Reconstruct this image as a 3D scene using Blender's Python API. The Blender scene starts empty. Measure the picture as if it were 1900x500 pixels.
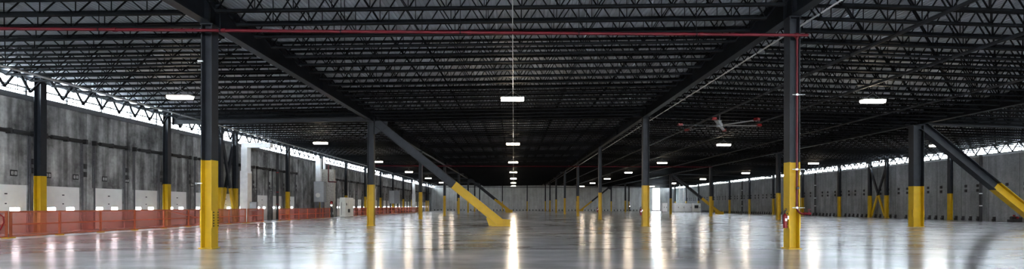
import bpy, math, random
from mathutils import Matrix, Vector
random.seed(7)
SC = bpy.context.scene
COL = SC.collection
PI = math.pi

# ------------------------------------------------------------------ materials
def nt(name):
    m = bpy.data.materials.new(name); m.use_nodes = True
    return m, m.node_tree, m.node_tree.nodes['Principled BSDF']

def simple(name, col, rough=.5, metal=0.0, var=0.0, scale=6.0, spec=None):
    m, t, b = nt(name)
    b.inputs['Roughness'].default_value = rough
    b.inputs['Metallic'].default_value = metal
    if spec is not None: b.inputs['Specular IOR Level'].default_value = spec
    c = (*col, 1)
    geo = t.nodes.new('ShaderNodeNewGeometry')
    no = t.nodes.new('ShaderNodeTexNoise'); no.inputs['Scale'].default_value = scale
    no.inputs['Detail'].default_value = 3
    t.links.new(geo.outputs['Position'], no.inputs['Vector'])
    r = t.nodes.new('ShaderNodeValToRGB')
    r.color_ramp.elements[0].position = .3; r.color_ramp.elements[1].position = .7
    r.color_ramp.elements[0].color = (*[x*(1-var) for x in col], 1)
    r.color_ramp.elements[1].color = (*[min(1, x*(1+var)) for x in col], 1)
    t.links.new(no.outputs['Fac'], r.inputs['Fac'])
    t.links.new(r.outputs['Color'], b.inputs['Base Color'])
    return m

def emit(name, col, strength):
    m = bpy.data.materials.new(name); m.use_nodes = True; t = m.node_tree
    t.nodes.clear()
    e = t.nodes.new('ShaderNodeEmission'); o = t.nodes.new('ShaderNodeOutputMaterial')
    e.inputs[0].default_value = (*col, 1); e.inputs[1].default_value = strength
    t.links.new(e.outputs[0], o.inputs[0])
    return m

def concrete_wall(name, axis, base, period=3.333, offset=0.0, k=1.0):
    """tilt-up panel: mottled grey, vertical runs, a panel joint every few metres"""
    m, t, b = nt(name); N = t.nodes; L = t.links
    b.inputs['Roughness'].default_value = .85
    geo = N.new('ShaderNodeNewGeometry')
    def noise(sc, scale, detail=4, rough=.6):
        mp = N.new('ShaderNodeMapping'); mp.inputs['Scale'].default_value = sc
        L.new(geo.outputs['Position'], mp.inputs['Vector'])
        n = N.new('ShaderNodeTexNoise'); n.inputs['Scale'].default_value = scale
        n.inputs['Detail'].default_value = detail; n.inputs['Roughness'].default_value = rough
        L.new(mp.outputs[0], n.inputs['Vector']); return n.outputs['Fac']
    def ramp(fac, p0, p1, c0, c1):
        r = N.new('ShaderNodeValToRGB'); e = r.color_ramp.elements
        e[0].position = p0; e[1].position = p1
        e[0].color = (c0, c0, c0, 1); e[1].color = (c1, c1, c1, 1)
        L.new(fac, r.inputs['Fac']); return r.outputs['Color']
    def mul(a, c):
        x = N.new('ShaderNodeMixRGB'); x.blend_type = 'MULTIPLY'; x.inputs[0].default_value = 1
        L.new(a, x.inputs[1]); L.new(c, x.inputs[2]); return x.outputs[0]
    a = ramp(noise((1, 1, .8), .55, 5, .7), .34, .66, 1-.5*k, 1+.5*k)
    s = ramp(noise((1, 1, .07), 1.9, 3, .6), .36, .66, 1-.36*k, 1+.36*k)
    f = ramp(noise((1, 1, 1), 5, 4, .6), .3, .7, .85, 1.12)
    mix = mul(mul(a, s), f)
    sep = N.new('ShaderNodeSeparateXYZ'); L.new(geo.outputs['Position'], sep.inputs[0])
    ad = N.new('ShaderNodeMath'); ad.operation = 'ADD'; ad.inputs[1].default_value = 1000*period - offset
    L.new(sep.outputs[axis], ad.inputs[0])
    md = N.new('ShaderNodeMath'); md.operation = 'MODULO'; md.inputs[1].default_value = period
    L.new(ad.outputs[0], md.inputs[0])
    gt = N.new('ShaderNodeMath'); gt.operation = 'GREATER_THAN'; gt.inputs[1].default_value = .05
    L.new(md.outputs[0], gt.inputs[0])
    j = ramp(gt.outputs[0], 0, 1, .35, 1)
    mix = mul(mix, j)
    c = N.new('ShaderNodeMixRGB'); c.blend_type = 'MULTIPLY'; c.inputs[0].default_value = 1
    c.inputs[2].default_value = (*base, 1); L.new(mix, c.inputs[1])
    L.new(c.outputs[0], b.inputs['Base Color'])
    return m

def floor_mat():
    m, t, b = nt('polished_concrete'); N = t.nodes; L = t.links
    geo = N.new('ShaderNodeNewGeometry')
    def noise(sc, scale, detail=4, rough=.55):
        mp = N.new('ShaderNodeMapping'); mp.inputs['Scale'].default_value = sc
        L.new(geo.outputs['Position'], mp.inputs['Vector'])
        n = N.new('ShaderNodeTexNoise'); n.inputs['Scale'].default_value = scale
        n.inputs['Detail'].default_value = detail; n.inputs['Roughness'].default_value = rough
        L.new(mp.outputs[0], n.inputs['Vector']); return n.outputs['Fac']
    r = N.new('ShaderNodeValToRGB'); e = r.color_ramp.elements
    e[0].position = .3; e[1].position = .72
    e[0].color = (.27, .277, .29, 1); e[1].color = (.60, .615, .64, 1)
    L.new(noise((.6, 1, 1), .45, 6, .65), r.inputs['Fac'])
    # saw-cut control joints on the column grid and half way between
    sep = N.new('ShaderNodeSeparateXYZ'); L.new(geo.outputs['Position'], sep.inputs[0])
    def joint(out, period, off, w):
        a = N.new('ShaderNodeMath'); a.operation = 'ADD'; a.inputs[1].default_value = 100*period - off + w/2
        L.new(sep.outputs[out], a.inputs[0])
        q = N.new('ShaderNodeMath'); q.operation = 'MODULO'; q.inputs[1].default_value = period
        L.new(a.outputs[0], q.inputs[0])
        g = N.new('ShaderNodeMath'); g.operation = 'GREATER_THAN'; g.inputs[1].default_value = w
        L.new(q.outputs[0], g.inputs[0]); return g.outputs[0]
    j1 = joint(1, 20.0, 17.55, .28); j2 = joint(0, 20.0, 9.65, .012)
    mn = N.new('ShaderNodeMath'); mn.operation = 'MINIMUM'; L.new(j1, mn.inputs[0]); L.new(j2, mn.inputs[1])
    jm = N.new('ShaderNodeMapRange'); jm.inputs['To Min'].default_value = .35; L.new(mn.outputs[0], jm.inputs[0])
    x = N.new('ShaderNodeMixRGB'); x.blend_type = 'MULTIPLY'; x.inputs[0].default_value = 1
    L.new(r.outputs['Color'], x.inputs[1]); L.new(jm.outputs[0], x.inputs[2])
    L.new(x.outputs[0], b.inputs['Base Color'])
    rr = N.new('ShaderNodeMapRange'); rr.inputs['From Min'].default_value = .3; rr.inputs['From Max'].default_value = .7
    rr.inputs['To Min'].default_value = .15; rr.inputs['To Max'].default_value = .21
    L.new(noise((.35, 1, 1), .9, 5, .6), rr.inputs[0]); L.new(rr.outputs[0], b.inputs['Roughness'])
    b.inputs['Specular IOR Level'].default_value = .5
    bp = N.new('ShaderNodeBump'); bp.inputs['Strength'].default_value = .10; bp.inputs['Distance'].default_value = .006
    L.new(noise((.35, 1, 1), 4.0, 3, .5), bp.inputs['Height']); L.new(bp.outputs[0], b.inputs['Normal'])
    return m

def mesh_net():
    """orange debris netting: a woven sheet, open cells between threads averaged as partial cover"""
    m, t, b = nt('orange_netting'); N = t.nodes; L = t.links
    b.inputs['Base Color'].default_value = (.58, .17, .13, 1); b.inputs['Roughness'].default_value = .6
    tr = N.new('ShaderNodeBsdfTransparent'); mx = N.new('ShaderNodeMixShader')
    tl = N.new('ShaderNodeBsdfTranslucent'); tl.inputs[0].default_value = (.7, .16, .12, 1)
    m2 = N.new('ShaderNodeMixShader'); m2.inputs[0].default_value = .4
    L.new(b.outputs[0], m2.inputs[1]); L.new(tl.outputs[0], m2.inputs[2])
    tr.inputs[0].default_value = (1, .86, .84, 1)
    mx.inputs[0].default_value = .38
    L.new(tr.outputs[0], mx.inputs[1]); L.new(m2.outputs[0], mx.inputs[2])
    L.new(mx.outputs[0], N['Material Output'].inputs[0])
    return m

def glass():
    m, t, b = nt('window_glass'); N = t.nodes; L = t.links
    tr = N.new('ShaderNodeBsdfTransparent'); tr.inputs[0].default_value = (.93, .96, .97, 1)
    gl = N.new('ShaderNodeBsdfGlossy'); gl.inputs[1].default_value = .05
    mx = N.new('ShaderNodeMixShader'); mx.inputs[0].default_value = .06
    L.new(tr.outputs[0], mx.inputs[1]); L.new(gl.outputs[0], mx.inputs[2])
    L.new(mx.outputs[0], N['Material Output'].inputs[0])
    return m

M = dict(
    steel=simple('dark_grey_painted_steel', (.011, .013, .017), .5, 0, .25, 3, .22),
    joist=simple('black_primed_steel', (.004, .005, .0065), .6, 0, .2, 3, .08),
    deck=simple('galvanised_roof_deck', (.45, .48, .525), .55, 0, .12, .8),
    yellow=simple("safety_yellow_paint", (.44, .265, .002), .5, 0, .08, 2.5, .3),
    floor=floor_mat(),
    wall_l=concrete_wall('tilt_up_concrete_dock_side', 1, (.20, .201, .198), 3.333, 28.15, 1.5),
    wall_r=concrete_wall('tilt_up_concrete_blank_side', 1, (.185, .19, .19), 3.333, 27.0, .5),
    wall_f=concrete_wall('tilt_up_concrete_far_side', 0, (.36, .365, .35), 4.0, 0, .3),
    pier=simple('speckled_beige_concrete', (.36, .34, .30), .9, 0, .25, 9),
    white=simple('white_door_enamel', (.74, .735, .71), .5, 0, .05, 2),
    duct=simple('white_insulation_jacket', (.80, .81, .81), .55, 0, .08, 3),
    tan=simple('beige_jacket_side', (.62, .58, .52), .6, 0, .08, 3),
    red=simple('red_sprinkler_paint', (.075, .002, .006), .45, 0, .1, 5, .2),
    red_bright=simple('bright_red_enamel', (.17, .005, .006), .4, 0, .1, 5, .3),
    orange=simple('orange_rail_paint', (.33, .08, .03), .5, 0, .12, 4),
    net=mesh_net(), glass=glass(),
    galv=simple('galvanised_conduit', (.62, .63, .64), .35, .55, .1, 6),
    grey=simple('grey_enamel', (.20, .21, .22), .45, 0, .1, 4),
    greymid=simple('mid_grey_blade', (.34, .35, .36), .45, 0, .06, 4),
    cap=simple('dark_grey_steel_cap', (.07, .073, .08), .5, 0, .15, 2),
    cream=simple('cream_cabinet_enamel', (.66, .65, .59), .5, 0, .06, 3),
    black=simple('black_rubber', (.012, .012, .013), .6, 0, .1, 6),
    strip=simple('pale_trowelled_edge', (.50, .50, .52), .35, 0, .1, 1.2),
    lamp=emit('warm_led_diffuser', (1, .82, .60), 15.0),
    indicator=emit('lit_indicator', (1, .9, .8), 6.0),
    signwhite=simple('white_sign_print', (.7, .7, .68), .6, 0, .03, 6),
)

# ------------------------------------------------------------------ mesh builder
class MB:
    def __init__(s): s.v = []; s.f = []
    def hexa(s, p):
        n = len(s.v); s.v += [tuple(q) for q in p]
        s.f += [(n, n+3, n+2, n+1), (n+4, n+5, n+6, n+7), (n, n+1, n+5, n+4), (n+1, n+2, n+6, n+5), (n+2, n+3, n+7, n+6), (n+3, n, n+4, n+7)]
        return s
    def box(s, x0, x1, y0, y1, z0, z1):
        return s.hexa([(x0, y0, z0), (x1, y0, z0), (x1, y1, z0), (x0, y1, z0), (x0, y0, z1), (x1, y0, z1), (x1, y1, z1), (x0, y1, z1)])
    def bar(s, a, b, w, h, up=(0, 0, 1)):
        """box from a to b: w across (perp to up), h along up"""
        a = Vector(a); b = Vector(b); d = (b-a).normalized(); u = Vector(up)
        if abs(d.dot(u)) > .999: u = Vector((0, 1, 0))
        r = d.cross(u).normalized()*(w/2); u2 = r.cross(d).normalized()*(h/2)
        return s.hexa([a-r-u2, a+r-u2, b+r-u2, b-r-u2, a-r+u2, a+r+u2, b+r+u2, b-r+u2])
    def tube(s, a, b, r, n=10, r2=None):
        a = Vector(a); b = Vector(b); d = (b-a).normalized()
        u = Vector((0, 0, 1)) if abs(d.z) < .9 else Vector((1, 0, 0))
        p = d.cross(u).normalized(); q = p.cross(d)
        r2 = r if r2 is None else r2
        k = len(s.v)
        for c, rr in ((a, r), (b, r2)):
            for i in range(n):
                t = 2*PI*i/n; s.v.append(tuple(c+p*(rr*math.cos(t))+q*(rr*math.sin(t))))
        for i in range(n):
            j = (i+1) % n; s.f.append((k+i, k+j, k+n+j, k+n+i))
        s.f.append(tuple(k+i for i in range(n))[::-1]); s.f.append(tuple(k+n+i for i in range(n)))
        return s
    def path(s, pts, r, n=8):
        for a, b in zip(pts, pts[1:]): s.tube(a, b, r, n)
        return s
    def prism(s, prof, a, b, ux, uy):
        """profile (list of 2D) swept a->b with 2D axes ux, uy"""
        a = Vector(a); b = Vector(b); ux = Vector(ux); uy = Vector(uy); k = len(s.v); n = len(prof)
        for c in (a, b):
            for (x, y) in prof: s.v.append(tuple(c+ux*x+uy*y))
        for i in range(n):
            j = (i+1) % n; s.f.append((k+i, k+j, k+n+j, k+n+i))
        s.f.append(tuple(range(k, k+n))[::-1]); s.f.append(tuple(range(k+n, k+2*n)))
        return s
    def build(s, name, m, parent=None, loc=None, mesh=None):
        me = bpy.data.meshes.new(name); me.from_pydata(s.v, [], s.f)
        me.materials.append(M[m]); me.validate(); me.update()
        # consistent outward normals
        import bmesh
        bm = bmesh.new(); bm.from_mesh(me); bmesh.ops.recalc_face_normals(bm, faces=bm.faces); bm.to_mesh(me); bm.free()
        o = bpy.data.objects.new(name, me); COL.objects.link(o)
        if parent: o.parent = parent
        if loc: o.location = loc
        return o

def tag(o, label=None, cat=None, group=None, kind=None):
    if label: o['label'] = label
    if cat: o['category'] = cat
    if group: o['group'] = group
    if kind: o['kind'] = kind
    return o
def empty(name, loc, label, cat, group=None, kind=None, rz=0):
    o = bpy.data.objects.new(name, None); COL.objects.link(o); o.location = loc; o.rotation_euler = (0, 0, rz)
    o.empty_display_size = .2
    return tag(o, label, cat, group, kind)
KIDS = {}
def copy_tree(o, loc, label=None, parent=None):
    c = o.copy(); COL.objects.link(c)
    if parent is None: c.location = loc
    else: c.parent = parent
    if label: c['label'] = label
    for ch in [x for x in o.children]: copy_tree(ch, None, None, c)
    return c
ORD = ['zeroth', 'first', 'second', 'third', 'fourth', 'fifth', 'sixth', 'seventh', 'eighth', 'ninth', 'tenth', 'eleventh', 'twelfth', 'thirteenth', 'fourteenth', 'fifteenth', 'sixteenth']
def nth(i):
    if i < len(ORD): return ORD[i]
    tens = {1: 'teenth', 2: 'twenty', 3: 'thirty', 4: 'forty', 5: 'fifty', 6: 'sixty', 7: 'seventy', 8: 'eighty', 9: 'ninety', 10: 'hundred'}
    if i < 20: return ['seventeenth', 'eighteenth', 'nineteenth'][i-17]
    t, u = divmod(i, 10)
    if t > 9: return 'hundred-and-'+nth(i-100) if i > 100 else 'hundredth'
    if u == 0: return tens[t][:-1]+'ieth'
    return tens[t]+'-'+ORD[u]
NEARW = {0: 'nearest', 1: 'second nearest', 2: 'third nearest', 3: 'fourth nearest', 4: 'fifth nearest', 5: 'sixth nearest', 6: 'seventh nearest', 7: 'farthest'}

# ------------------------------------------------------------------ layout (metres)
S = 20.0; Y1 = 17.83
def RY(n): return Y1+(n-1)*S
XW, XL, XR, XQ, XE = -25.0, -10.35, 9.65, 29.77, 49.4
WL, WR, YF, YB = -25.6, 50.0, 162.0, -24.0
WT = 6.95                                             # top of the concrete walls
def deck(x):
    return 9.02-.021*(9.65-x) if x < 9.65 else 9.02-.025*(x-9.65)
GD = .86                                              # girder depth
def hprof(d, b, tf=.03, tw=.02):
    """wide-flange profile; flanges at +-d/2 in x, b wide in y"""
    return [(-d/2, -b/2), (-d/2+tf, -b/2), (-d/2+tf, -tw/2), (d/2-tf, -tw/2), (d/2-tf, -b/2), (d/2, -b/2), (d/2, b/2), (d/2-tf, b/2), (d/2-tf, tw/2), (-d/2+tf, tw/2), (-d/2+tf, b/2), (-d/2, b/2)]

# ------------------------------------------------------------------ room shell
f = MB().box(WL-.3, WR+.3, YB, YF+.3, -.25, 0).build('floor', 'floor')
tag(f, 'broad polished grey concrete warehouse floor with thin saw-cut joints', 'floor', kind='structure')
st = MB().box(-22.3, -21.05, YB, 158, 0, .006).build('trim_1', 'strip')
tag(st, 'pale concrete edge strip running under the orange netting fence', 'floor strip', kind='structure')

# corrugated steel roof deck, two slopes
m = MB()
xs = []
x = WL-.6
pitch = .16
while x < WR+.6:
    xs += [(x, 0), (x+.075, 0), (x+.09, .045), (x+.145, .045)]
    x += pitch
k = 0
ys = (YB-.5, YF+.6)
for (xx, dz) in xs:
    for yy in ys: m.v.append((xx, yy, deck(xx)+dz))
for i in range(len(xs)-1): m.f.append((2*i, 2*i+1, 2*i+3, 2*i+2))
n0 = len(m.v)
m.v += [(WL-.6, ys[0], deck(WL)+.3), (9.65, ys[0], deck(9.65)+.3), (WR+.6, ys[0], deck(WR)+.3), (WL-.6, ys[1], deck(WL)+.3), (9.65, ys[1], deck(9.65)+.3), (WR+.6, ys[1], deck(WR)+.3)]
m.f += [(n0, n0+1, n0+4, n0+3), (n0+1, n0+2, n0+5, n0+4)]
tag(m.build('ceiling', 'deck'), 'grey corrugated metal roof deck above the black joists', 'ceiling', kind='structure')

# dock doors positions on the left wall
DW = 2.25
door_y = [28.85+3.333*k-3.333*2 for k in range(0, 41)]
door_y = [y for y in door_y if y+DW < 158.5 and not (60.6 < y+1 < 70)]
holes = [(y, y+DW) for y in door_y]
DT = 2.5
m = MB()
y = YB
for (a, b) in holes:
    m.box(WL-.25, WL, y, a, 0, WT); m.box(WL-.25, WL, a, b, DT, WT); y = b
m.box(WL-.25, WL, y, YF+.25, 0, WT)
tag(m.build('wall_left', 'wall_l'), 'stained grey concrete wall with the row of white dock doors', 'wall', kind='structure')
tag(MB().box(WR, WR+.25, YB, YF+.25, 0, WT-.1).build('wall_right', 'wall_r'), 'blank grey concrete panel wall below the strip windows, without doors', 'wall', kind='structure')
fx0, fx1, fz0, fz1 = 43.6, 45.9, .35, 7.2
m = MB().box(WL, fx0, YF, YF+.25, 0, 9.1).box(fx1, WR, YF, YF+.25, 0, 8.2).box(fx0, fx1, YF, YF+.25, 0, fz0).box(fx0, fx1, YF, YF+.25, fz1, 8.2)
tag(m.build('wall_back', 'wall_f'), 'pale concrete end wall at the far end of the hall', 'wall', kind='structure')
# unseen wall behind the camera; open band added and sized for front light
m = MB().box(WL, WR, YB-.25, YB, 0, 4.9).box(WL, WR, YB-.25, YB, 7.4, 9.1)
for i in range(9): m.box(WL+i*9.45-.3, WL+i*9.45+.3, YB-.25, YB, 4.9, 7.4)
tag(m.build('wall_front', 'wall_f'), 'concrete end wall behind the viewpoint with open band added for daylight', 'wall', kind='structure')
# caps on the concrete
tag(MB().box(WL-.3, WL+.12, YB, YF, WT, WT+.28).build('trim_2', 'cap'), 'dark grey steel cap along the top of the dock wall', 'wall cap', kind='structure')
tag(MB().box(WR-.12, WR+.3, YB, YF, WT-.1, WT+.1).build('trim_3', 'greymid'), 'pale grey steel cap along the top of the blank wall', 'wall cap', kind='structure')
# roof edge fascia
tag(MB().box(WL-.3, WL-.1, YB, YF, 8.12, 8.5).build('trim_4', 'cap'), 'dark roof edge above the dock side strip windows', 'fascia', kind='structure')
tag(MB().box(WR+.1, WR+.3, YB, YF, 7.86, 8.3).build('trim_5', 'cap'), 'dark roof edge above the blank wall strip windows', 'fascia', kind='structure')
tag(MB().box(XW+.5, WR-.6, YF-.06, YF, 7.25, 7.5).build('trim_6', 'cap'), 'dark steel ledger along the top of the far end wall', 'wall ledger', kind='structure')

# clerestory strip windows, one frame per half bay
def strip_window(n, xa, y0, y1, z0, z1, side):
    w = empty('window_%d' % n, (xa, y0, z0), 'bright daylight strip window on the %s, %s from the entrance end' % (side, nth(n if n < 30 else n-29)), 'window', kind='structure')
    L = y1-y0; H = z1-z0
    fr = MB().box(-.05, .05, 0, L, 0, .06).box(-.05, .05, 0, L, H-.06, H).box(-.05, .05, 0, .06, 0, H).box(-.05, .05, L-.06, L, 0, H)
    for q in (1, 2, 3): fr.box(-.045, .045, L*q/4-.05, L*q/4+.05, 0, H)
    fr.build('window_frame', 'grey', w)
    MB().box(-.008, .008, .06, L-.06, .06, H-.06).build('window_pane', 'glass', w)
    r = MB().tube((.14, 0, H*.45), (.14, L, H*.45), .045, 8)
    for q in (1, 2, 3): r.box(.06, .18, L*q/4-.04, L*q/4+.04, H*.45-.05, H*.45+.05)
    if side == 'dock wall': r.build('tension_rail', 'cap', w)
n = 1
yy = Y1-40
while yy < YF-1:
    strip_window(n, WL-.18, yy, min(yy+10, YF), WT+.28, 8.14, 'dock wall'); n += 1; yy += 10
n = 30
yy = Y1-40
while yy < YF-1:
    strip_window(n, WR+.18, yy, min(yy+10, YF), WT+.1, 7.9, 'blank wall'); n += 1; yy += 10
w = empty('window_60', (fx0, YF+.1, fz0), 'tall white daylight panel in the far end wall', 'window', kind='structure')
fr = MB().box(0, .07, -.04, .04, 0, fz1-fz0).box(fx1-fx0-.07, fx1-fx0, -.04, .04, 0, fz1-fz0).box(0, fx1-fx0, -.04, .04, 0, .07).box(0, fx1-fx0, -.04, .04, fz1-fz0-.07, fz1-fz0).box(0, fx1-fx0, -.03, .03, 3.0, 3.05)
fr.build('window_frame', 'grey', w)
MB().box(.07, fx1-fx0-.07, -.006, .006, .07, fz1-fz0-.07).build('window_pane', 'glass', w)

# ------------------------------------------------------------------ dock doors
def make_door(n, y):
    d = empty('door_%d' % n, (WL-.06, y, 0), 'white sectional dock door, %s from the near end of the wall' % nth(n), 'dock door', kind='structure')
    wz0, wz1 = 1.14, 1.33; wins = [(.16, .68), (1.36, 1.90)]
    p = MB().box(-.05, 0, 0, DW, 0, wz0).box(-.05, 0, 0, DW, wz1, DT)
    y0 = 0
    for (a, b) in wins: p.box(-.05, 0, y0, a, wz0, wz1); y0 = b
    p.box(-.05, 0, y0, DW, wz0, wz1)
    for z in (.62, 1.83): p.box(0, .012, 0.02, DW-.02, z-.012, z+.012)      # section seams
    p.build('door_panel', 'white', d)
    for (a, b) in wins: MB().box(-.03, -.02, a, b, wz0, wz1).build('window_pane', 'glass', d)
    MB().box(0, .05, DW/2-.05, DW/2+.05, 2.0, 2.06).box(0, .04, DW/2-.03, DW/2+.03, 1.5, 1.56).build('handle', 'black', d)
    for yy in (-.1, DW+.1):
        t = MB().box(.07, .13, yy-.03, yy+.03, 0, 5.1).box(.07, .11, yy-.14, yy-.11, 2.5, 5.1)
        for q in range(7): t.box(.07, .12, yy-.14, yy+.03, 2.6+q*.4, 2.64+q*.4)
        t.build('track', 'cap', d)
    t = MB().tube((.22, -.25, 5.22), (.22, DW+.25, 5.22), .05, 8).tube((.22, .15, 5.22), (.22, DW*.47, 5.22), .11, 10).tube((.22, DW*.53, 5.22), (.22, DW-.15, 5.22), .11, 10)
    for yy in (-.2, DW/2, DW+.2): t.box(.06, .3, yy-.06, yy+.06, 5.08, 5.36)
    t.build('torsion_spring', 'black', d)
    return d
d0 = make_door(1, door_y[0])
for i, y in enumerate(door_y[1:], 2):
    c = copy_tree(d0, (WL-.06, y, 0), 'white sectional dock door, %s from the near end of the wall' % nth(i)); c.name = 'door_%d' % i
# dark square wall plates either side of each door
pl0 = None
def plate(x, y, z, who, lab, sx):
    global pl0
    if pl0 is None:
        pl0 = MB().box(0, .09, -.12, .12, -.15, .15).box(.09, .11, -.05, .05, -.09, .09).build('wall_plate', 'black', None, (x, y, z))
        o = pl0
    else:
        o = pl0.copy(); COL.objects.link(o); o.location = (x, y, z)
    o.scale = (sx, 1, 1)
    return tag(o, lab, 'wall plate', who)
for y in door_y[:30]:
    for yy in (-.62, DW+.42) if False else (DW-.38,):
        plate(WL, y+yy+.62, 3.77, 'upper plates beside the dock doors', 'upper small black square plate on dock wall beside a door track', 1)
        plate(WL, y+yy+.62, 3.29, 'lower plates beside the dock doors', 'lower small black square plate on dock wall beside a door track', 1)
k = 0
y = 48.3
while y < 150:
    for dy in (0, 1.45):
        plate(WR, y+dy, 3.77, 'upper plates on the blank wall', 'upper small dark plate of a pair on blank concrete wall', -1)
        plate(WR, y+dy, 3.25, 'lower plates on the blank wall', 'lower small dark plate of a pair on blank concrete wall', -1)
    y += 3.333
# door number plaques (two pale upright marks on black)
s0 = None
for i, y in enumerate([27.0, 28.95, 30.75, 32.9, 34.75, 38.4, 41.7, 45.1, 51.9, 55.2]):
    if s0 is None:
        s0 = empty('door_sign', (WL, y, 3.1), 'x', 'sign', 'door signs along the dock wall')
        MB().box(0, .025, -.19, .19, -.16, .16).build('backing', 'black', s0)
        for q in (-.09, .09):
            b = MB()
            b.box(.025, .03, q-.05, q-.034, -.08, .08).box(.025, .03, q+.034, q+.05, -.08, .08).box(.025, .03, q-.034, q+.034, -.08, -.064).box(.025, .03, q-.034, q+.034, .064, .08).box(.025, .03, q-.034, q+.034, -.008, .008)
            b.build('numeral', 'signwhite', s0)
        o = s0
    else: o = copy_tree(s0, (WL, y, 3.1))
    o['label'] = 'small black sign with pale marks above dock doors, %s from near end' % nth(i+1)

# ------------------------------------------------------------------ columns
def column(x, y, d, b, ztop, label, group, yel=2.99, splice=False, base=True):
    c = empty('steel_column', (x, y, 0), label, 'column', group, 'thing')
    P = hprof(d, b)
    MB().prism(P, (0, 0, .03), (0, 0, yel), (1, 0, 0), (0, 1, 0)).build('painted_base', 'yellow', c)['label'] = 'yellow painted lower shaft'
    MB().prism(P, (0, 0, yel), (0, 0, ztop-.03), (1, 0, 0), (0, 1, 0)).build('upper_shaft', 'steel', c)['label'] = 'dark grey upper shaft'
    MB().box(-d/2-.05, d/2+.05, -b/2-.05, b/2+.05, 0, .03).build('base_plate', 'yellow' if base else 'steel', c)
    MB().box(-d/2-.04, d/2+.04, -b/2-.02, b/2+.02, ztop-.03, ztop).build('cap_plate', 'steel', c)
    if splice:
        for sx in (-1, 1):
            s = MB().box(min(sx*d/2, sx*(d/2+.025)), max(sx*d/2, sx*(d/2+.025)), -b/2, b/2, .70, 1.28).build('splice_plate', 'yellow', c)
            bl = MB()
            for q in range(6):
                for yy in (-b*.32, b*.32):
                    z = .76+q*.092; bl.tube((sx*(d/2+.02), yy, z), (sx*(d/2+.055), yy, z), .021, 6)
            bl.build('bolt', 'black', s)
    return c
def pos_lab(line, n):
    return 'black H column with yellow foot on %s, row %s' % (line, ['zero','one','two','three','four','five','six','seven','eight'][n])
for n_ in range(0, 9):
    y = RY(n_)
    for (x, line, grp) in ((XL, 'the dock side line', 'columns of the line nearer the dock doors'), (XR, 'the conduit girder line', 'columns of the conduit girder line'), (XQ, 'the blank wall side line', 'columns of the line nearer the blank wall')):
        if n_ == 0 or (x == XQ and n_ < 2): continue
        big = n_ in (2, 5, 6, 7)
        d, b = (.36, .40)
        if n_ == 2: d, b = (.46, .44)
        if n_ == 2 and x == XQ: d, b = (.78, .52)
        column(x, y, d, b, deck(x)-.15-GD, pos_lab(line, n_), grp, splice=n_ <= 3)
# wall columns, every half bay
def wallcol_lab(side, i): return 'slim black and yellow column standing against the %s, %s along' % (side, nth(i))
yl = [27.83, 37.83, 44.6, 47.0]+[57.83+10*i for i in range(10)]+[148.6, 152.0]
yl = [y for y in yl if abs(y-147.83) > .5]
for i, y in enumerate(yl): column(XW, y, .36, .36, deck(XW)-.12, wallcol_lab('dock wall', i+1), 'columns against the dock wall')
yr = [47.83, 57.83, 67.83, 71.05]+[77.83+10*i for i in range(9)]
for i, y in enumerate(yr): column(XE, y, .36, .36, deck(XE)-.12, wallcol_lab('blank wall', i+1), 'columns against the blank wall')
# columns along the far wall
for i, x in enumerate((-17.5, -3.5, 4.2, 19.6, 36.0)):
    column(x, YF-.6, .3, .3, deck(x)-.12, 'slim black and yellow column against the far end wall, %s from the dock side' % nth(i+1), 'columns against the far end wall')

# X bracing between paired wall columns: each brace is two crossing members
def xbrace(x, ya, yb, top, label):
    o = empty('cross_brace', (x, (ya+yb)/2, 0), label, 'brace', 'cross braces between paired wall columns')
    h = (yb-ya)/2-.2; zc = 2.99; z0 = .25; z1 = top
    for s, off in ((-1, -.1), (1, .1)):
        q = empty('diagonal', (off, 0, 0), None, None); q.parent = o
        ysplit = s*h*(1-2*(zc-z0)/(z1-z0))
        # the lower ends meet the feet of the columns
        MB().bar((0, s*h, z0), (0, ysplit, zc), .16, .26, (0, 1, .3)).build('yellow_length', 'yellow', q)
        MB().bar((0, ysplit, zc), (0, -s*h, z1), .16, .26, (0, 1, .3)).build('dark_length', 'steel', q)
    return o
xbrace(XW, 44.6, 47.0, 6.9, 'black and yellow crossed brace between close columns beside the white duct')
xbrace(XW, 148.6, 152.0, 6.9, 'small crossed brace between close columns at the far dock corner')
xbrace(XE, 67.83, 71.05, 6.8, 'black and yellow crossed brace between close columns on the blank wall')

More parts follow.
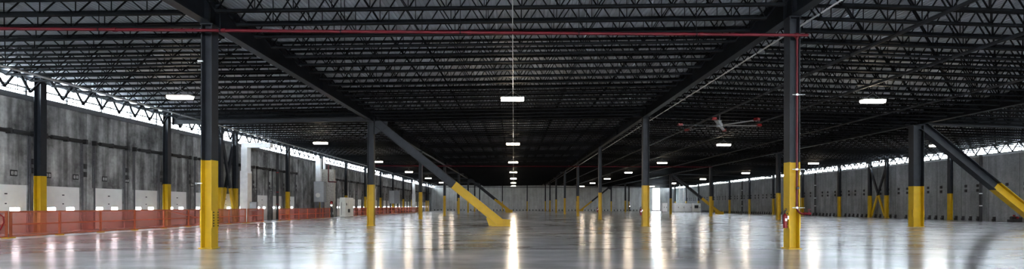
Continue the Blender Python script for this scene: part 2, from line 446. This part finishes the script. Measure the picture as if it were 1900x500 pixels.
# big diagonal braces of the braced rows
def brace(x, y, sgn, sec, label, run=9.3):
    zt = deck(x)-.15-GD+.05
    o = empty('diagonal_brace', (x, y, 0), label, 'brace')
    a = Vector((sgn*.35, 0, zt-.1)); b = Vector((sgn*run, 0, .32))
    t = (zt-.1-2.99)/(zt-.1-.32); mpt = a.lerp(b, t)
    dirv = (b-a).normalized(); nrm = Vector((-dirv.z, 0, dirv.x))
    P = hprof(sec, sec*.85, .035, .025)
    MB().prism(P, a, mpt, nrm, (0, 1, 0)).build('upper_length', 'steel', o)['label'] = 'dark grey upper length'
    MB().prism(P, mpt, b, nrm, (0, 1, 0)).build('painted_length', 'yellow', o)['label'] = 'yellow painted lower length'
    # foot: gusset with toe running to the anchor block
    fx = sgn*run; w = sec*.42
    g = MB()
    prof = [(-.75, .02), (.75, .02), (.75, .48), (.30, .50), (-.05, .62), (-.75, .98), (-.95, .55)]
    g.prism([(sgn*px, pz) for px, pz in prof], (fx, -.03, 0), (fx, .03, 0), (1, 0, 0), (0, 0, 1))
    g.build('gusset_plate', 'yellow', o)
    s = MB().box(fx-.80 if sgn < 0 else fx-.55, fx+.55 if sgn < 0 else fx+.80, -w, w, 0, .06)
    xa, xb = (fx+sgn*.05, fx+sgn*.80)
    s.box(min(xa, xb), max(xa, xb), -w, w, .40, .46).box(min(fx+sgn*.72, fx+sgn*.78), max(fx+sgn*.72, fx+sgn*.78), -w, w, .06, .46).box(min(fx+sgn*.3, fx+sgn*.35), max(fx+sgn*.3, fx+sgn*.35), -w, w, .06, .42)
    s.build('anchor_shoe', 'yellow', o)
    # top gusset
    MB().prism([(sgn*px, pz) for px, pz in ((0.1, zt-.9), (.35, zt-1.0), (1.15, zt-.45), (1.2, zt), (.1, zt))], (0, -.025, 0), (0, .025, 0), (1, 0, 0), (0, 0, 1)).build('top_gusset', 'steel', o)
    return o
brace(XL, RY(2), 1, .60, 'large black and yellow diagonal brace ending mid-floor, nearest in the central bay')
brace(XQ, RY(2), 1, .66, 'large diagonal brace leaning from thick column towards the blank wall, nearest of all there')
brace(XL, RY(6), 1, .45, 'distant diagonal brace in the central bay, middle one of three')
brace(XL, RY(7), 1, .45, 'distant diagonal brace in the central bay, farthest of three')
brace(XQ, RY(5), 1, .48, 'diagonal brace from fifth row column sloping down towards the blank wall')
brace(XQ, RY(8), -1, .45, 'diagonal brace before far end wall sloping down towards the central bay')

# ------------------------------------------------------------------ girders and beams
def girder(x, y0, y1, label, group):
    o = empty('roof_girder', (x, y0, deck(x)-.15-GD), label, 'girder', group, 'thing')
    L = y1-y0-.03; b = .36
    MB().box(-b/2, b/2, 0, L, 0, .035).build('bottom_flange', 'steel', o)
    MB().box(-.012, .012, 0, L, .035, GD-.035).build('web', 'steel', o)
    MB().box(-b/2, b/2, 0, L, GD-.035, GD).build('top_flange', 'steel', o)
    for yy in (.3, L/2, L-.3): MB().box(-b/2+.02, b/2-.02, yy-.01, yy+.01, .035, GD-.035).build('stiffener', 'steel', o)
    return o
for n_ in range(-1, 9):
    y0 = max(RY(n_), YB); y1 = min(RY(n_+1), YF)
    if n_ == 8: y1 = YF
    for (x, line) in ((XL, 'line nearer the dock doors'), (XR, 'conduit line'), (XQ, 'line nearer the blank wall')):
        if n_ < 0 or (x == XQ and n_ < 1): continue
        lab = 'deep dark steel roof girder on the %s, beyond column row %s' % (line, ['zero', 'one', 'two', 'three', 'four', 'five', 'six', 'seven', 'eight'][n_]) if n_ else 'deep dark steel roof girder on the %s, over the camera side' % line
        girder(x, y0, y1, lab, 'roof girders of the '+line)

# cross beams tying the braced rows
def cross_beam(xa, xb, y, dep, label):
    a = Vector((xa, y, deck(xa)-.12-dep/2)); b = Vector((xb, y, deck(xb)-.12-dep/2))
    o = empty('tie_beam', tuple(a), label, 'beam', 'cross beams over the braced rows', 'thing')
    v = b-a
    MB().prism([(-.12, -dep/2), (.12, -dep/2), (.12, -dep/2+.03), (.01, -dep/2+.03), (.01, dep/2-.03), (.12, dep/2-.03), (.12, dep/2), (-.12, dep/2), (-.12, dep/2-.03), (-.01, dep/2-.03), (-.01, -dep/2+.03), (-.12, -dep/2+.03)], (0, 0, 0), v, (0, 1, 0), (0, 0, 1)).build('rolled_section', 'steel', o)
    for e in (0.002, .998):
        c = v*e; MB().box(c.x-.02, c.x+.02, -.1, .1, c.z-dep/2-.05, c.z+dep/2).build('end_plate', 'steel', o)
    return o
bays = [('the bay beside the dock doors', XW+.2, XL-.17), ('the central bay', XL+.17, XR-.17), ('the bay beyond the conduit girder', XR+.17, XQ-.17), ('the bay beside the blank wall', XQ+.17, XE-.2)]
for n_ in (2, 5, 6, 7):
    for (bn, xa, xb) in bays:
        cross_beam(xa, xb, RY(n_)+.32, .82, 'dark steel tie beam across %s over column row %s' % (bn, {2: 'two', 5: 'five', 6: 'six', 7: 'seven'}[n_]))

# edge joist girders running along both outer column lines (open V webs against the windows)
def edge_truss(x, y0, y1, label, group, proto=[None, None]):
    L = y1-y0; zt = deck(x)-.08; o = empty('edge_truss', (x, y0, zt), label, 'truss', group, 'thing')
    MB().box(-.07, .07, 0, L, -.07, 0).build('top_chord', 'joist', o)
    MB().box(-.03, .03, .9, L-.9, -1.04, -1.0).build('bottom_chord', 'joist', o)
    w = MB(); n = 6; p = (L-1.8)/n
    for i in range(n):
        a = .9+i*p
        w.bar((0, a+p/2, -.05), (0, a, -1.0), .085, .085, (1, 0, 0)).bar((0, a+p/2, -.05), (0, a+p, -1.0), .085, .085, (1, 0, 0))
        w.bar((0, a+p/2, -.05), (0, a+p/2, -1.0), .03, .03, (1, 0, 0))
    w.bar((0, .1, -.05), (0, .9, -1.0), .085, .085, (1, 0, 0)).bar((0, L-.1, -.05), (0, L-.9, -1.0), .085, .085, (1, 0, 0))
    w.build('web', 'joist', o)
    return o
for side, x in (('dock', XW+.35), ('blank', XE-.35)):
    for i in range(0, 14):
        y0 = 17.83+10*i
        if side == 'blank' and y0 < 37: continue
        edge_truss(x, y0+.05, y0+9.95, 'black open web truss above the %s wall columns, %s along' % (side, nth(i+1)), 'edge trusses over the %s wall' % side)

# ------------------------------------------------------------------ bar joists
def joist_parts(W, slope, JD=1.0):
    """returns three MBs (top chord, bottom chord, web) for a joist spanning x 0..W, top at z=0 + slope*x"""
    def z(x, dz): return slope*x+dz
    top = MB(); bot = MB(); web = MB()
    for yy in (-.045, .045):
        top.bar((0, yy*1.2, -.035), (W, yy*1.2, z(W, -.035)), .055, .07)
        bot.bar((.9, yy, z(.9, -JD)), (W-.9, yy, z(W-.9, -JD)), .055, .085)
    bot.bar((.9, 0, z(.9, -JD+.03)), (W-.9, 0, z(W-.9, -JD+.03)), .15, .015)
    for xa_ in (0, W-.155): top.box(xa_, xa_+.155, -.08, .08, z(xa_+.08, -.143), z(xa_+.08, -.06))
    n = int(round((W-1.6)/1.2)); p = (W-1.8)/n
    for i in range(n):
        a = .9+i*p; m_ = a+p/2; c = a+p
        web.bar((a, 0, z(a, -JD)), (m_, 0, z(m_, -.05)), .035, .042, (0, 1, 0))
        web.bar((m_, 0, z(m_, -.05)), (c, 0, z(c, -JD)), .035, .042, (0, 1, 0))
        if i % 1 == 0: web.bar((c, 0, z(c, -JD)), (c, 0, z(c, -.05)), .022, .026, (0, 1, 0))
    web.bar((.9, 0, z(.9, -JD)), (.15, 0, z(.15, -.06)), .04, .05, (0, 1, 0))
    web.bar((W-.9, 0, z(W-.9, -JD)), (W-.15, 0, z(W-.15, -.06)), .04, .05, (0, 1, 0))
    return top, bot, web
def merge(*ms):
    o = MB()
    for m_ in ms:
        k = len(o.v); o.v += m_.v; o.f += [tuple(i+k for i in f) for f in m_.f]
    return o
JY = [Y1+1.25*i for i in range(-4, 115) if Y1+1.25*i < YF-.5]
bayj = [('the bay beside the dock doors', XW-.3, XL-.02, 11.5, .58), ('the central bay', XL+.02, XR-.02, 11.5, 1.0), ('the bay beyond the conduit girder', XR+.02, XQ-.02, 11.5, 1.0), ('the bay beside the blank wall', XQ+.02, XE+.3, 30, .74)]
allj = [(y, b) for y in JY for b in range(4) if y > bayj[b][3]]
NEAR = 298
proto_det, proto_one = {}, {}
stuff = MB()
NUMW = ['zero', 'one', 'two', 'three', 'four', 'five', 'six', 'seven', 'eight']
for idx, (y, b) in enumerate(allj):
    bn, xa, xb, _, JDb = bayj[b]; W = xb-xa; zl = deck(xa)-.005; sl = (deck(xb)-deck(xa))/W
    k = int(round((y-Y1)/1.25)); row, r = divmod(k, 16)
    if r == 0: lab = 'black open-web joist over %s, at column row %s' % (bn, NUMW[row+1])
    else: lab = 'black open-web joist over %s, %s beyond column row %s' % (bn, nth(r), NUMW[row+1]) if row >= 0 else 'black open-web joist over %s, %s short of column row one' % (bn, nth(16-r))
    grp = 'roof joists over '+bn
    if idx >= NEAR:
        t = merge(*joist_parts(W, sl, JDb)); kk = len(stuff.v)
        stuff.v += [(v[0]+xa, v[1]+y, v[2]+zl) for v in t.v]; stuff.f += [tuple(i+kk for i in f) for f in t.f]
        continue
    if y < 48:
        if b not in proto_det:
            o = empty('bar_joist', (xa, y, zl), lab, 'joist', grp, 'thing')
            t, bo, w_ = joist_parts(W, sl, JDb)
            t.build('top_chord', 'joist', o); bo.build('bottom_chord', 'joist', o); w_.build('web', 'joist', o)
            proto_det[b] = o
        else: copy_tree(proto_det[b], (xa, y, zl), lab)
    else:
        if b not in proto_one:
            o = merge(*joist_parts(W, sl, JDb)).build('bar_joist', 'joist', None, (xa, y, zl))
            tag(o, lab, 'joist', grp, 'thing'); proto_one[b] = o
        else: copy_tree(proto_one[b], (xa, y, zl), lab)
o = stuff.build('distant_joists', 'joist')
tag(o, 'mass of small distant black roof joists towards the far end wall', 'joists', kind='stuff')

# ------------------------------------------------------------------ pipes and conduits under the roof
def run(name, pts, r, mat, label, cat, hangers=(), hang_top=None):
    o = empty(name, (0, 0, 0), label, cat)
    MB().path(pts, r, 10).build('pipe_run', mat, o)
    a, b = Vector(pts[0]), Vector(pts[-1])
    for t in hangers:
        p = a.lerp(b, t); zt = (hang_top if hang_top else deck(p.x)-.02)
        MB().tube((p.x, p.y, p.z+r), (p.x, p.y, zt), .012, 5).build('hanger_rod', 'joist', o)
        MB().tube((p.x-(.02 if abs(b.x-a.x) > abs(b.y-a.y) else 0), p.y-(.02 if abs(b.y-a.y) > abs(b.x-a.x) else 0), p.z), (p.x+(.02 if abs(b.x-a.x) > abs(b.y-a.y) else 0), p.y+(.02 if abs(b.y-a.y) > abs(b.x-a.x) else 0), p.z), r+.012, 10).build('hanger_ring', 'joist', o)
    return o
RP = run('sprinkler_main', [(-24.6, 17.38, 7.27), (9.95, 17.38, 7.27)], .052, 'red', 'long red sprinkler main crossing under the roof before the nearest columns', 'pipe', [.2+.115*i for i in range(7)])
for xx in (-13.2, -9.62, -1.5, 6.3, 9.55): MB().tube((xx-.06, 17.38, 7.27), (xx+.06, 17.38, 7.27), .07, 12).build('coupling', 'red', RP)
run('sprinkler_pipe', [(-20, 75.3, 7.25), (29, 75.3, 7.25)], .06, 'red', 'thin dark red sprinkler pipe crossing the hall far off', 'pipe', [.25, .5, .75])
run('branch_pipe', [(17.95, 6, 7.60), (17.95, 155, 7.60)], .07, 'steel', 'dark branch pipe under the joists, second beyond the conduit girder', 'pipe', [.05*i for i in range(1, 20)])
run('branch_pipe', [(13.75, 6, 7.66), (13.75, 155, 7.66)], .07, 'steel', 'dark branch pipe under the joists, first beyond the conduit girder', 'pipe', [.05*i for i in range(1, 20)])
run('branch_pipe', [(-22.8, 6, 7.66), (-22.8, 155, 7.66)], .05, 'greymid', 'pale grey pipe under the joists alongside the dock side windows', 'pipe', [.05*i for i in range(1, 20)])
run('branch_pipe', [(24.0, 20, 7.48), (24.0, 155, 7.48)], .055, 'steel', 'dark branch pipe under the joists, third beyond the conduit girder', 'pipe', [.05*i for i in range(1, 20)])
run('lighting_conduit', [(-.05, 8, 7.66), (-.05, 155, 7.66)], .014, 'galv', 'slim pale conduit linking the lamps down the central bay', 'conduit')
run('girder_conduit', [(10.13, 8, 7.86), (10.13, 157, 7.86)], .03, 'galv', 'bright galvanised conduit running along beside the central right girder', 'conduit', [.03*i for i in range(1, 33)], 8.05)
# red riser on the near right column with elbow to a drain valve
RS = empty('sprinkler_riser', (9.58, 17.38, 0), 'red sprinkler riser pipe strapped to the near column with extinguisher', 'pipe')
MB().path([(0, 0, 7.2), (0, 0, 1.42), (.05, -.02, 1.28), (.14, -.03, 1.22), (.36, -.03, 1.22)], .034, 10).tube((0, 0, 7.14), (0, 0, 7.24), .055, 10).tube((.22, -.03, 1.22), (.28, -.03, 1.22), .055, 10).build('riser_pipe', 'red', RS)
for z in (5.25, 2.72, 1.42):
    MB().tube((-.16, -.02, z), (.26, -.02, z), .016, 8).tube((0, 0, z-.03), (0, 0, z+.03), .048, 10).build('strap', 'galv', RS)
vl = MB().tube((.36, -.03, 1.22), (.46, -.03, 1.22), .05, 10).tube((.4, -.03, 1.22), (.4, -.03, 1.36), .015, 6).tube((.4, -.03, 1.36), (.4, -.03, 1.38), .06, 10).build('valve', 'red', RS)
MB().tube((0, -.02, 2.08), (0, -.09, 2.08), .045, 10).build('gauge', 'black', RS)
# small conduit clamps on the near left column
cc = empty('column_clamp', (XL-.20, 17.66, 2.2), 'small galvanised clamp on nearest column towards the dock doors', 'clamp')
MB().box(-.05, .10, -.1, -.06, -.015, .015).build('clamp_arm', 'galv', cc)
MB().box(-.11, -.05, -.12, -.04, -.05, .03).build('junction_box', 'grey', cc)
cc = empty('column_clamp', (XL-.2, 17.6, 6.3), 'small bright bracket high on nearest column towards the dock doors', 'clamp')
MB().box(-.04, .12, -.06, 0, -.02, .02).build('clamp_arm', 'galv', cc)

# ------------------------------------------------------------------ high bay lights
hp = None
def light(x, y, label, grp):
    global hp
    z = 7.2
    if hp is None:
        o = empty('high_bay_light', (x, y, z), label, 'light', grp)
        h = MB().prism([(-.2, .05), (.2, .05), (.15, .12), (-.15, .12)], (-.62, 0, 0), (.62, 0, 0), (0, 1, 0), (0, 0, 1)).build('housing', 'duct', o)
        MB().prism([(-.19, .05), (-.17, -.05), (-.1, -.09), (.1, -.09), (.17, -.05), (.19, .05)], (-.6, 0, 0), (.6, 0, 0), (0, 1, 0), (0, 0, 1)).build('diffuser', 'lamp', o)
        for sx in (-.5, .5):
            MB().tube((sx, 0, .12), (0, 0, .42), .006, 4).build('suspension_wire', 'galv', o)
        MB().tube((0, 0, .42), (0, 0, .68), .008, 4).build('suspension_hook', 'galv', o)
        hp = o; return o
    return copy_tree(hp, (x, y, z), label)
LX = [(-17.7, 'bay beside the dock doors'), (-.08, 'central bay'), (19.5, 'bay beyond the conduit girder'), (39.6, 'bay beside the blank wall')]
for j, (x, nm) in enumerate(LX):
    for i in range(-1, 8):
        y = RY(i)+10
        if i < 1: lab = 'lit high bay lamp over the %s, on the camera side of column row one' % nm
        elif i == 1: lab = 'lit rectangular high bay lamp, nearest over the %s' % nm
        else: lab = 'lit rectangular high bay lamp, %s over the %s' % (nth(i), nm)
        if y > -20:
            o = light(x, y, lab, 'high bay lamps over the '+nm); o['group'] = 'high bay lamps over the '+nm
            if i < 1: o['label'] = 'lit high bay lamp over the %s, %s behind column row one' % (nm, nth(1-i))

# ------------------------------------------------------------------ ceiling fan with red tips
fan = empty('ceiling_fan', (14.35, 35.9, 7.12), 'large ceiling fan with grey blades and red tips', 'fan')
MB().tube((0, 0, .1), (0, 0, 1.6), .05, 10).build('down_rod', 'cap', fan)
MB().tube((0, 0, -.12), (0, 0, .14), .22, 16).tube((0, 0, .14), (0, 0, .34), .14, 14).build('motor', 'grey', fan)
for k in range(6):
    a = k*PI/3+.03
    ux = Vector((math.cos(a), math.sin(a), 0)); uy = Vector((-math.sin(a), math.cos(a), 0))
    b = MB().prism([(-.11, .012), (-.03, .035), (.10, -.012), (.11, -.03), (0, .0)], ux*.24, ux*2.7, uy, (0, 0, 1)).build('blade', 'greymid', fan)
    MB().prism([(-.15, -.04), (.13, -.06), (.15, .10), (-.10, .13)], ux*2.66, ux*2.95, uy, (0, 0, 1)).build('blade_tip', 'red_bright', b)['label'] = 'red blade tip'

# ------------------------------------------------------------------ netting fence
FX = -22.0
def fence(y0, y1, npan, label):
    o = empty('netting_fence', (FX, y0, 0), label, 'fence', 'orange netting fences before the dock doors')
    L = y1-y0; p = L/npan
    MB().box(-.006, .006, 0, L, .10, 1.14).build('netting', 'net', o)['label'] = 'translucent orange mesh'
    for z, r in ((1.16, .036), (.60, .026), (.08, .028)): MB().box(.01, .01+2*r, 0, L, z-r, z+r).build('rail', 'orange', o)
    for i in range(npan+1):
        y = min(max(i*p, .04), L-.04)
        q = MB().box(.0, .075, y-.035, y+.035, .05, 1.2).build('post', 'orange', o)
        MB().box(-.10, .17, y-.1, y+.1, 0, .05).build('foot', 'yellow', q)
    return o
fence(17.6, 22.9, 2, 'nearest orange netting fence section, cut by the frame edge')
fence(23.0, 42.9, 8, 'long orange netting fence section before the nearest dock doors')
fence(43.2, 45.9, 1, 'short orange netting fence section before the crossed brace')
fence(48.9, 62.4, 6, 'orange netting fence section between white duct and grey control cabinet')
fence(70.2, 90.2, 8, 'orange netting fence section just beyond the cream cabinet')
fence(91.0, 121.0, 12, 'farthest orange netting fence section towards the far end wall')
db = MB().bar((FX+.06, 33.2, 1.12), (FX+.06, 36.4, .62), .03, .05).build('brace_bar', 'orange')
tag(db, 'orange sloping bar leaning on the long netting fence', 'bar')
strap = MB().path([(FX+.12, 22.4, 1.1), (FX+.12, 22.62, .95), (FX+.12, 22.66, .7), (FX+.12, 22.5, .4), (FX+.12, 22.2, .14)], .03, 6).build('hanging_strap', 'red_bright')
tag(strap, 'red strap hanging in a curve at the fence end', 'strap')

# ------------------------------------------------------------------ dock side equipment
dct = empty('insulated_duct', (-24.4, 47.75, 0), 'white insulated duct post with arm under the roof, next to crossed brace', 'duct')
MB().box(-.36, .30, -.40, .40, 0, 4.45).build('lower_casing', 'duct', dct)
MB().prism([(-.36, -.40), (.30, -.40), (.30, .40), (-.36, .40)], (0, 0, 4.45), (0, 0, 4.6), (1, 0, 0), (0, 1, 0)).box(-.30, .24, -.34, .34, 4.45, 6.75).build('riser', 'duct', dct)
MB().box(-.30, 2.3, -.3, .3, 6.75, 7.16).build('arm', 'duct', dct)
MB().box(.30, .315, -.36, .36, .05, 4.4).build('side_panel', 'tan', dct)['label'] = 'beige side panel'
eb = empty('control_box', (-22.95, 45.7, 0), 'grey electrical box on two posts beside white duct', 'electrical box')
MB().box(-.03, .55, -.14, .14, .95, 1.78).build('enclosure', 'grey', eb)
for xx in (.1, .42): MB().box(xx-.03, xx+.03, -.03, .03, 0, .95).build('post', 'cap', eb)
MB().box(.0, .52, -.155, -.14, .98, 1.75).build('door', 'greymid', eb)

pier = MB().box(-24.6, -22.9, 66.4, 67.0, 0, 6.1).build('concrete_pier', 'pier')
tag(pier, 'speckled beige concrete pier behind the cream cabinet', 'pier', kind='thing')
cb = empty('control_cabinet', (-23.9, 64.4, 0), 'tall dark grey control cabinet under a white duct on dock side', 'cabinet')
MB().box(-.65, .60, -.3, .5, 1.9, 4.45).build('cabinet_body', 'grey', cb)
MB().box(-.6, .0, -.32, -.3, 1.95, 4.4).box(.02, .56, -.32, -.3, 1.95, 4.4).build('door', 'greymid', cb)
MB().tube((-.1, -.32, 2.75), (-.1, -.42, 2.75), .28, 18).build('dial', 'cream', cb)
MB().box(-.55, -.3, -.25, .3, 0, 1.9).box(.2, .45, -.25, .3, 0, 1.9).build('legs', 'cap', cb)
d2 = empty('insulated_duct', (-24.15, 64.6, 4.46), 'white square duct rising from the dark control cabinet', 'duct')
MB().box(-.28, .28, -.25, .25, 0, 2.85).build('riser', 'duct', d2)
rp = MB().path([(-23.4, 65.9, 6.6), (-23.4, 65.9, 4.5), (-22.4, 65.9, 4.45)], .07, 8).build('drop_pipe', 'red')
tag(rp, 'red drop pipe with elbow beside the beige pier', 'pipe')
cr = empty('cream_cabinet', (-21.8, 65.4, 0), 'cream equipment cabinet on the floor between the fence sections', 'cabinet')
MB().box(0, .68, 0, 3.3, .06, 2.5).build('cabinet_body', 'cream', cr)
MB().box(.03, .65, .03, 3.27, 0, .06).build('plinth', 'black', cr)
dr = MB().box(.68, .70, .12, 1.6, .15, 2.4).box(.68, .70, 1.7, 3.2, .15, 2.4).build('door', 'cream', cr)
MB().box(.70, .76, 1.0, 1.7, .6, 1.05).box(.70, .74, .3, .5, 1.5, 1.8).build('vent_hood', 'black', cr)
MB().tube((.2, -.02, 1.9), (.2, -.02, .3), .03, 6).build('conduit', 'grey', cr)
tag(MB().tube((-24.5, 67.5, 0), (-24.5, 67.5, 7.2), .16, 12).build('vent_pipe', 'duct'), 'pale vertical vent pipe just beyond the beige pier', 'pipe')

def hydrant(x, y, label, s=1.0):
    o = empty('hose_valve_post', (x, y, 0), label, 'hose valve')
    MB().tube((0, 0, 0), (0, 0, 1.45*s), .10, 10).box(-.2, .2, -.12, .12, 0, .4).build('standpipe', 'black', o)
    MB().box(-.16, .16, -.13, .13, .55*s, .95*s).build('valve_body', 'black', o)
    MB().tube((0, 0, 1.45*s), (0, 0, 1.62*s), .2, 12, .12).tube((0, 0, 1.36*s), (0, 0, 1.45*s), .12, 12, .2).build('red_cap', 'red_bright', o)
    MB().tube((.05, -.14, 1.2*s), (.05, -.2, 1.2*s), .07, 10).build('indicator_lamp', 'indicator', o)
    return o
hydrant(-22.1, 63.3, 'black post with red cap and small light beside cream cabinet', 1.25)
hydrant(35.5, 158.5, 'black post with red cap standing before the far end wall', 1.25)

# further white ducts down the dock side
for x, y, lab in ((-23.9, 88.5, 'white duct post on dock side, between the two farthest fence sections'), (-24.2, 126.0, 'white duct post near the far dock corner')):
    o = empty('insulated_duct', (x, y, 0), lab, 'duct')
    MB().box(-.36, .36, -.4, .4, 0, 4.4).build('lower_casing', 'duct', o); MB().box(-.3, .3, -.34, .34, 4.4, 7.1).build('riser', 'duct', o)
o = empty('control_cabinet', (-23.6, 103.0, 0), 'brown grey control cabinet on legs far along the dock side', 'cabinet')
MB().box(-1.1, 1.0, -.3, .4, 1.9, 4.5).build('cabinet_body', 'grey', o); MB().box(-.9, .0, -.33, -.3, 2.0, 4.4).build('door', 'greymid', o); MB().box(-.9, -.7, -.2, .2, 0, 1.9).box(.6, .8, -.2, .2, 0, 1.9).build('legs', 'cap', o)

# downspouts: black with pale joints
def spout(x, y, side, label):
    o = empty('downspout', (x, y, 0), label, 'downpipe', 'black downpipes on the side walls')
    MB().tube((0, 0, 0), (0, 0, 7.0), .13, 12).build('pipe', 'black', o)
    for z in (1.6, 2.9, 5.0): MB().tube((0, 0, z-.05), (0, 0, z+.05), .15, 12).build('joint_band', 'signwhite' if side else 'red_bright', o)
spout(-25.3, 56.0, 0, 'black downpipe with red bands on dock wall beyond white duct')
spout(-25.3, 72.0, 0, 'black downpipe on dock wall just beyond cream cabinet')
spout(49.7, 54.3, 1, 'black downpipe with pale bands behind the nearest brace on blank wall')
spout(49.7, 84.6, 1, 'black downpipe on blank wall beyond the crossed brace')
spout(49.7, 112.0, 1, 'black downpipe farthest along the blank wall')

# brackets along the wall feet
b0 = MB().box(0, .10, -.13, .13, 0, .45).box(.10, .22, -.10, .10, 0, .22).build('base_bracket', 'black', None, (0, 0, 0))
first = [True]
def bracket(x, y, rz, lab, grp):
    if first[0]: o = b0; first[0] = False
    else: o = b0.copy(); COL.objects.link(o)
    o.location = (x, y, 0); o.rotation_euler = (0, 0, rz); tag(o, lab, 'bracket', grp)
y = 46.5; i = 1
while y < 160.5:
    if random.random() > .06: bracket(WR, y, PI, 'small dark floor bracket at the foot of the blank side wall', 'floor brackets along the blank wall')
    y += .93; i += 1
x = -24.6
while x < 42.5:
    bracket(x, YF, -PI/2, 'small dark floor bracket at the foot of the far end wall', 'floor brackets along the far end wall')
    x += 1.02

# extinguishers hung on columns
def extinguisher(x, y, z, label):
    o = empty('fire_extinguisher', (x, y, z), label, 'fire extinguisher', 'fire extinguishers on the conduit line columns')
    MB().tube((0, 0, 0), (0, 0, .42), .072, 14).tube((0, 0, .42), (0, 0, .50), .072, 14, .03).build('cylinder_body', 'red_bright', o)
    MB().tube((0, 0, .50), (0, 0, .60), .026, 8).box(-.015, .015, -.10, .03, .60, .63).box(-.015, .015, -.10, .0, .65, .67).build('handle', 'black', o)
    MB().path([(0, -.03, .58), (-.09, -.05, .55), (-.12, -.05, .4), (-.11, -.04, .15)], .014, 6).build('hose', 'black', o)
    MB().box(-.035, .035, -.078, -.066, .24, .33).build('label_panel', 'signwhite', o)
    MB().box(.065, .13, -.05, .05, .30, .42).build('hanging_bracket', 'galv', o)
extinguisher(XR-.31, 17.68, .72, 'red fire extinguisher on the nearest conduit line column')
extinguisher(XR-.38, 37.65, .80, 'red fire extinguisher on second row column')
extinguisher(XR-.31, 57.68, .80, 'red fire extinguisher on third row column')

# far right electrical equipment
def cabinet(x0, x1, y, d, h, lab, nd=2, mat='duct'):
    o = empty('electrical_cabinet', (x0, y, 0), lab, 'cabinet', 'white cabinets at the far corner')
    w = x1-x0
    MB().box(0, w, 0, d, .1, h).build('cabinet_body', mat, o)
    MB().box(.04, w-.04, .03, d-.03, 0, .1).build('plinth', 'black', o)
    for i in range(nd):
        q = MB().box(w*i/nd+.06, w*(i+1)/nd-.06, -.03, 0, .2, h-.1).build('door', mat, o)
        MB().box(w*(i+1)/nd-.25, w*(i+1)/nd-.15, -.07, -.03, h*.45, h*.6).build('handle', 'black', q)
cabinet(38.6, 39.9, 134, 1.0, 2.35, 'white cabinet partly behind fifth row column')
cabinet(41.6, 44.4, 134, 1.2, 2.35, 'widest white cabinet in the far corner beyond the columns', 2)
cabinet(44.6, 46.4, 134.4, 1.2, 2.3, 'white cabinet right next to the widest one', 1)
cabinet(46.7, 48.6, 134.0, 1.2, 2.3, 'white cabinet nearest the blank wall with dark vent', 1, 'cream')
tag(MB().box(47.0, 48.0, 133.9, 134.0, 1.0, 1.8).build('vent_grille', 'black'), 'dark vent grille on white cabinet nearest the blank wall', 'vent')
for i, (x, z) in enumerate(((41.9, 7.0), (43.3, 7.2), (44.3, 6.9))):
    tag(MB().tube((x, 134.6, 2.35), (x, 134.6, z), .09, 8).build('vertical_conduit', 'galv' if i else 'cap'), 'vertical conduit rising from white far corner cabinets, %s from the central bay' % nth(i+1), 'conduit', 'conduits above the far corner cabinets')
# red and black items on the floor at the foot of the blank wall
o = empty('pump_unit', (48.6, 49.5, 0), 'small black and red pump unit on floor by the blank wall', 'pump')
MB().box(-.4, .4, -.3, .3, 0, .25).tube((-.3, 0, .4), (.35, 0, .4), .16, 12).build('motor', 'black', o)
MB().tube((.1, -.3, .45), (.1, .3, .45), .1, 10).tube((0, 0, .55), (0, 0, .7), .1, 10).build('pump_head', 'red_bright', o)

# ------------------------------------------------------------------ daylight
wd = bpy.data.worlds.new('overcast_sky'); SC.world = wd; wd.use_nodes = True
bg = wd.node_tree.nodes['Background']
bg.inputs[0].default_value = (.86, .93, 1, 1); bg.inputs[1].default_value = 8.5

# ------------------------------------------------------------------ camera
cam = bpy.data.cameras.new('camera'); co = bpy.data.objects.new('camera', cam); COL.objects.link(co)
cam.sensor_width = 36; cam.sensor_fit = 'HORIZONTAL'; cam.lens = 36*962/1900
cam.shift_x = -20.47/1900; cam.shift_y = (383.2-250)/1900
cam.clip_end = 500; cam.clip_start = .05
co.matrix_world = Matrix.Translation((0, 0, 1.4529)) @ Matrix.Rotation(-.018, 4, 'Z') @ Matrix.Rotation(PI/2, 4, 'X') @ Matrix.Rotation(.0021, 4, 'Z')
SC.camera = co
vs = SC.view_settings
vs.view_transform = 'Standard'; vs.look = 'None'; vs.exposure = 2.62; vs.gamma = 1; vs.use_curve_mapping = False
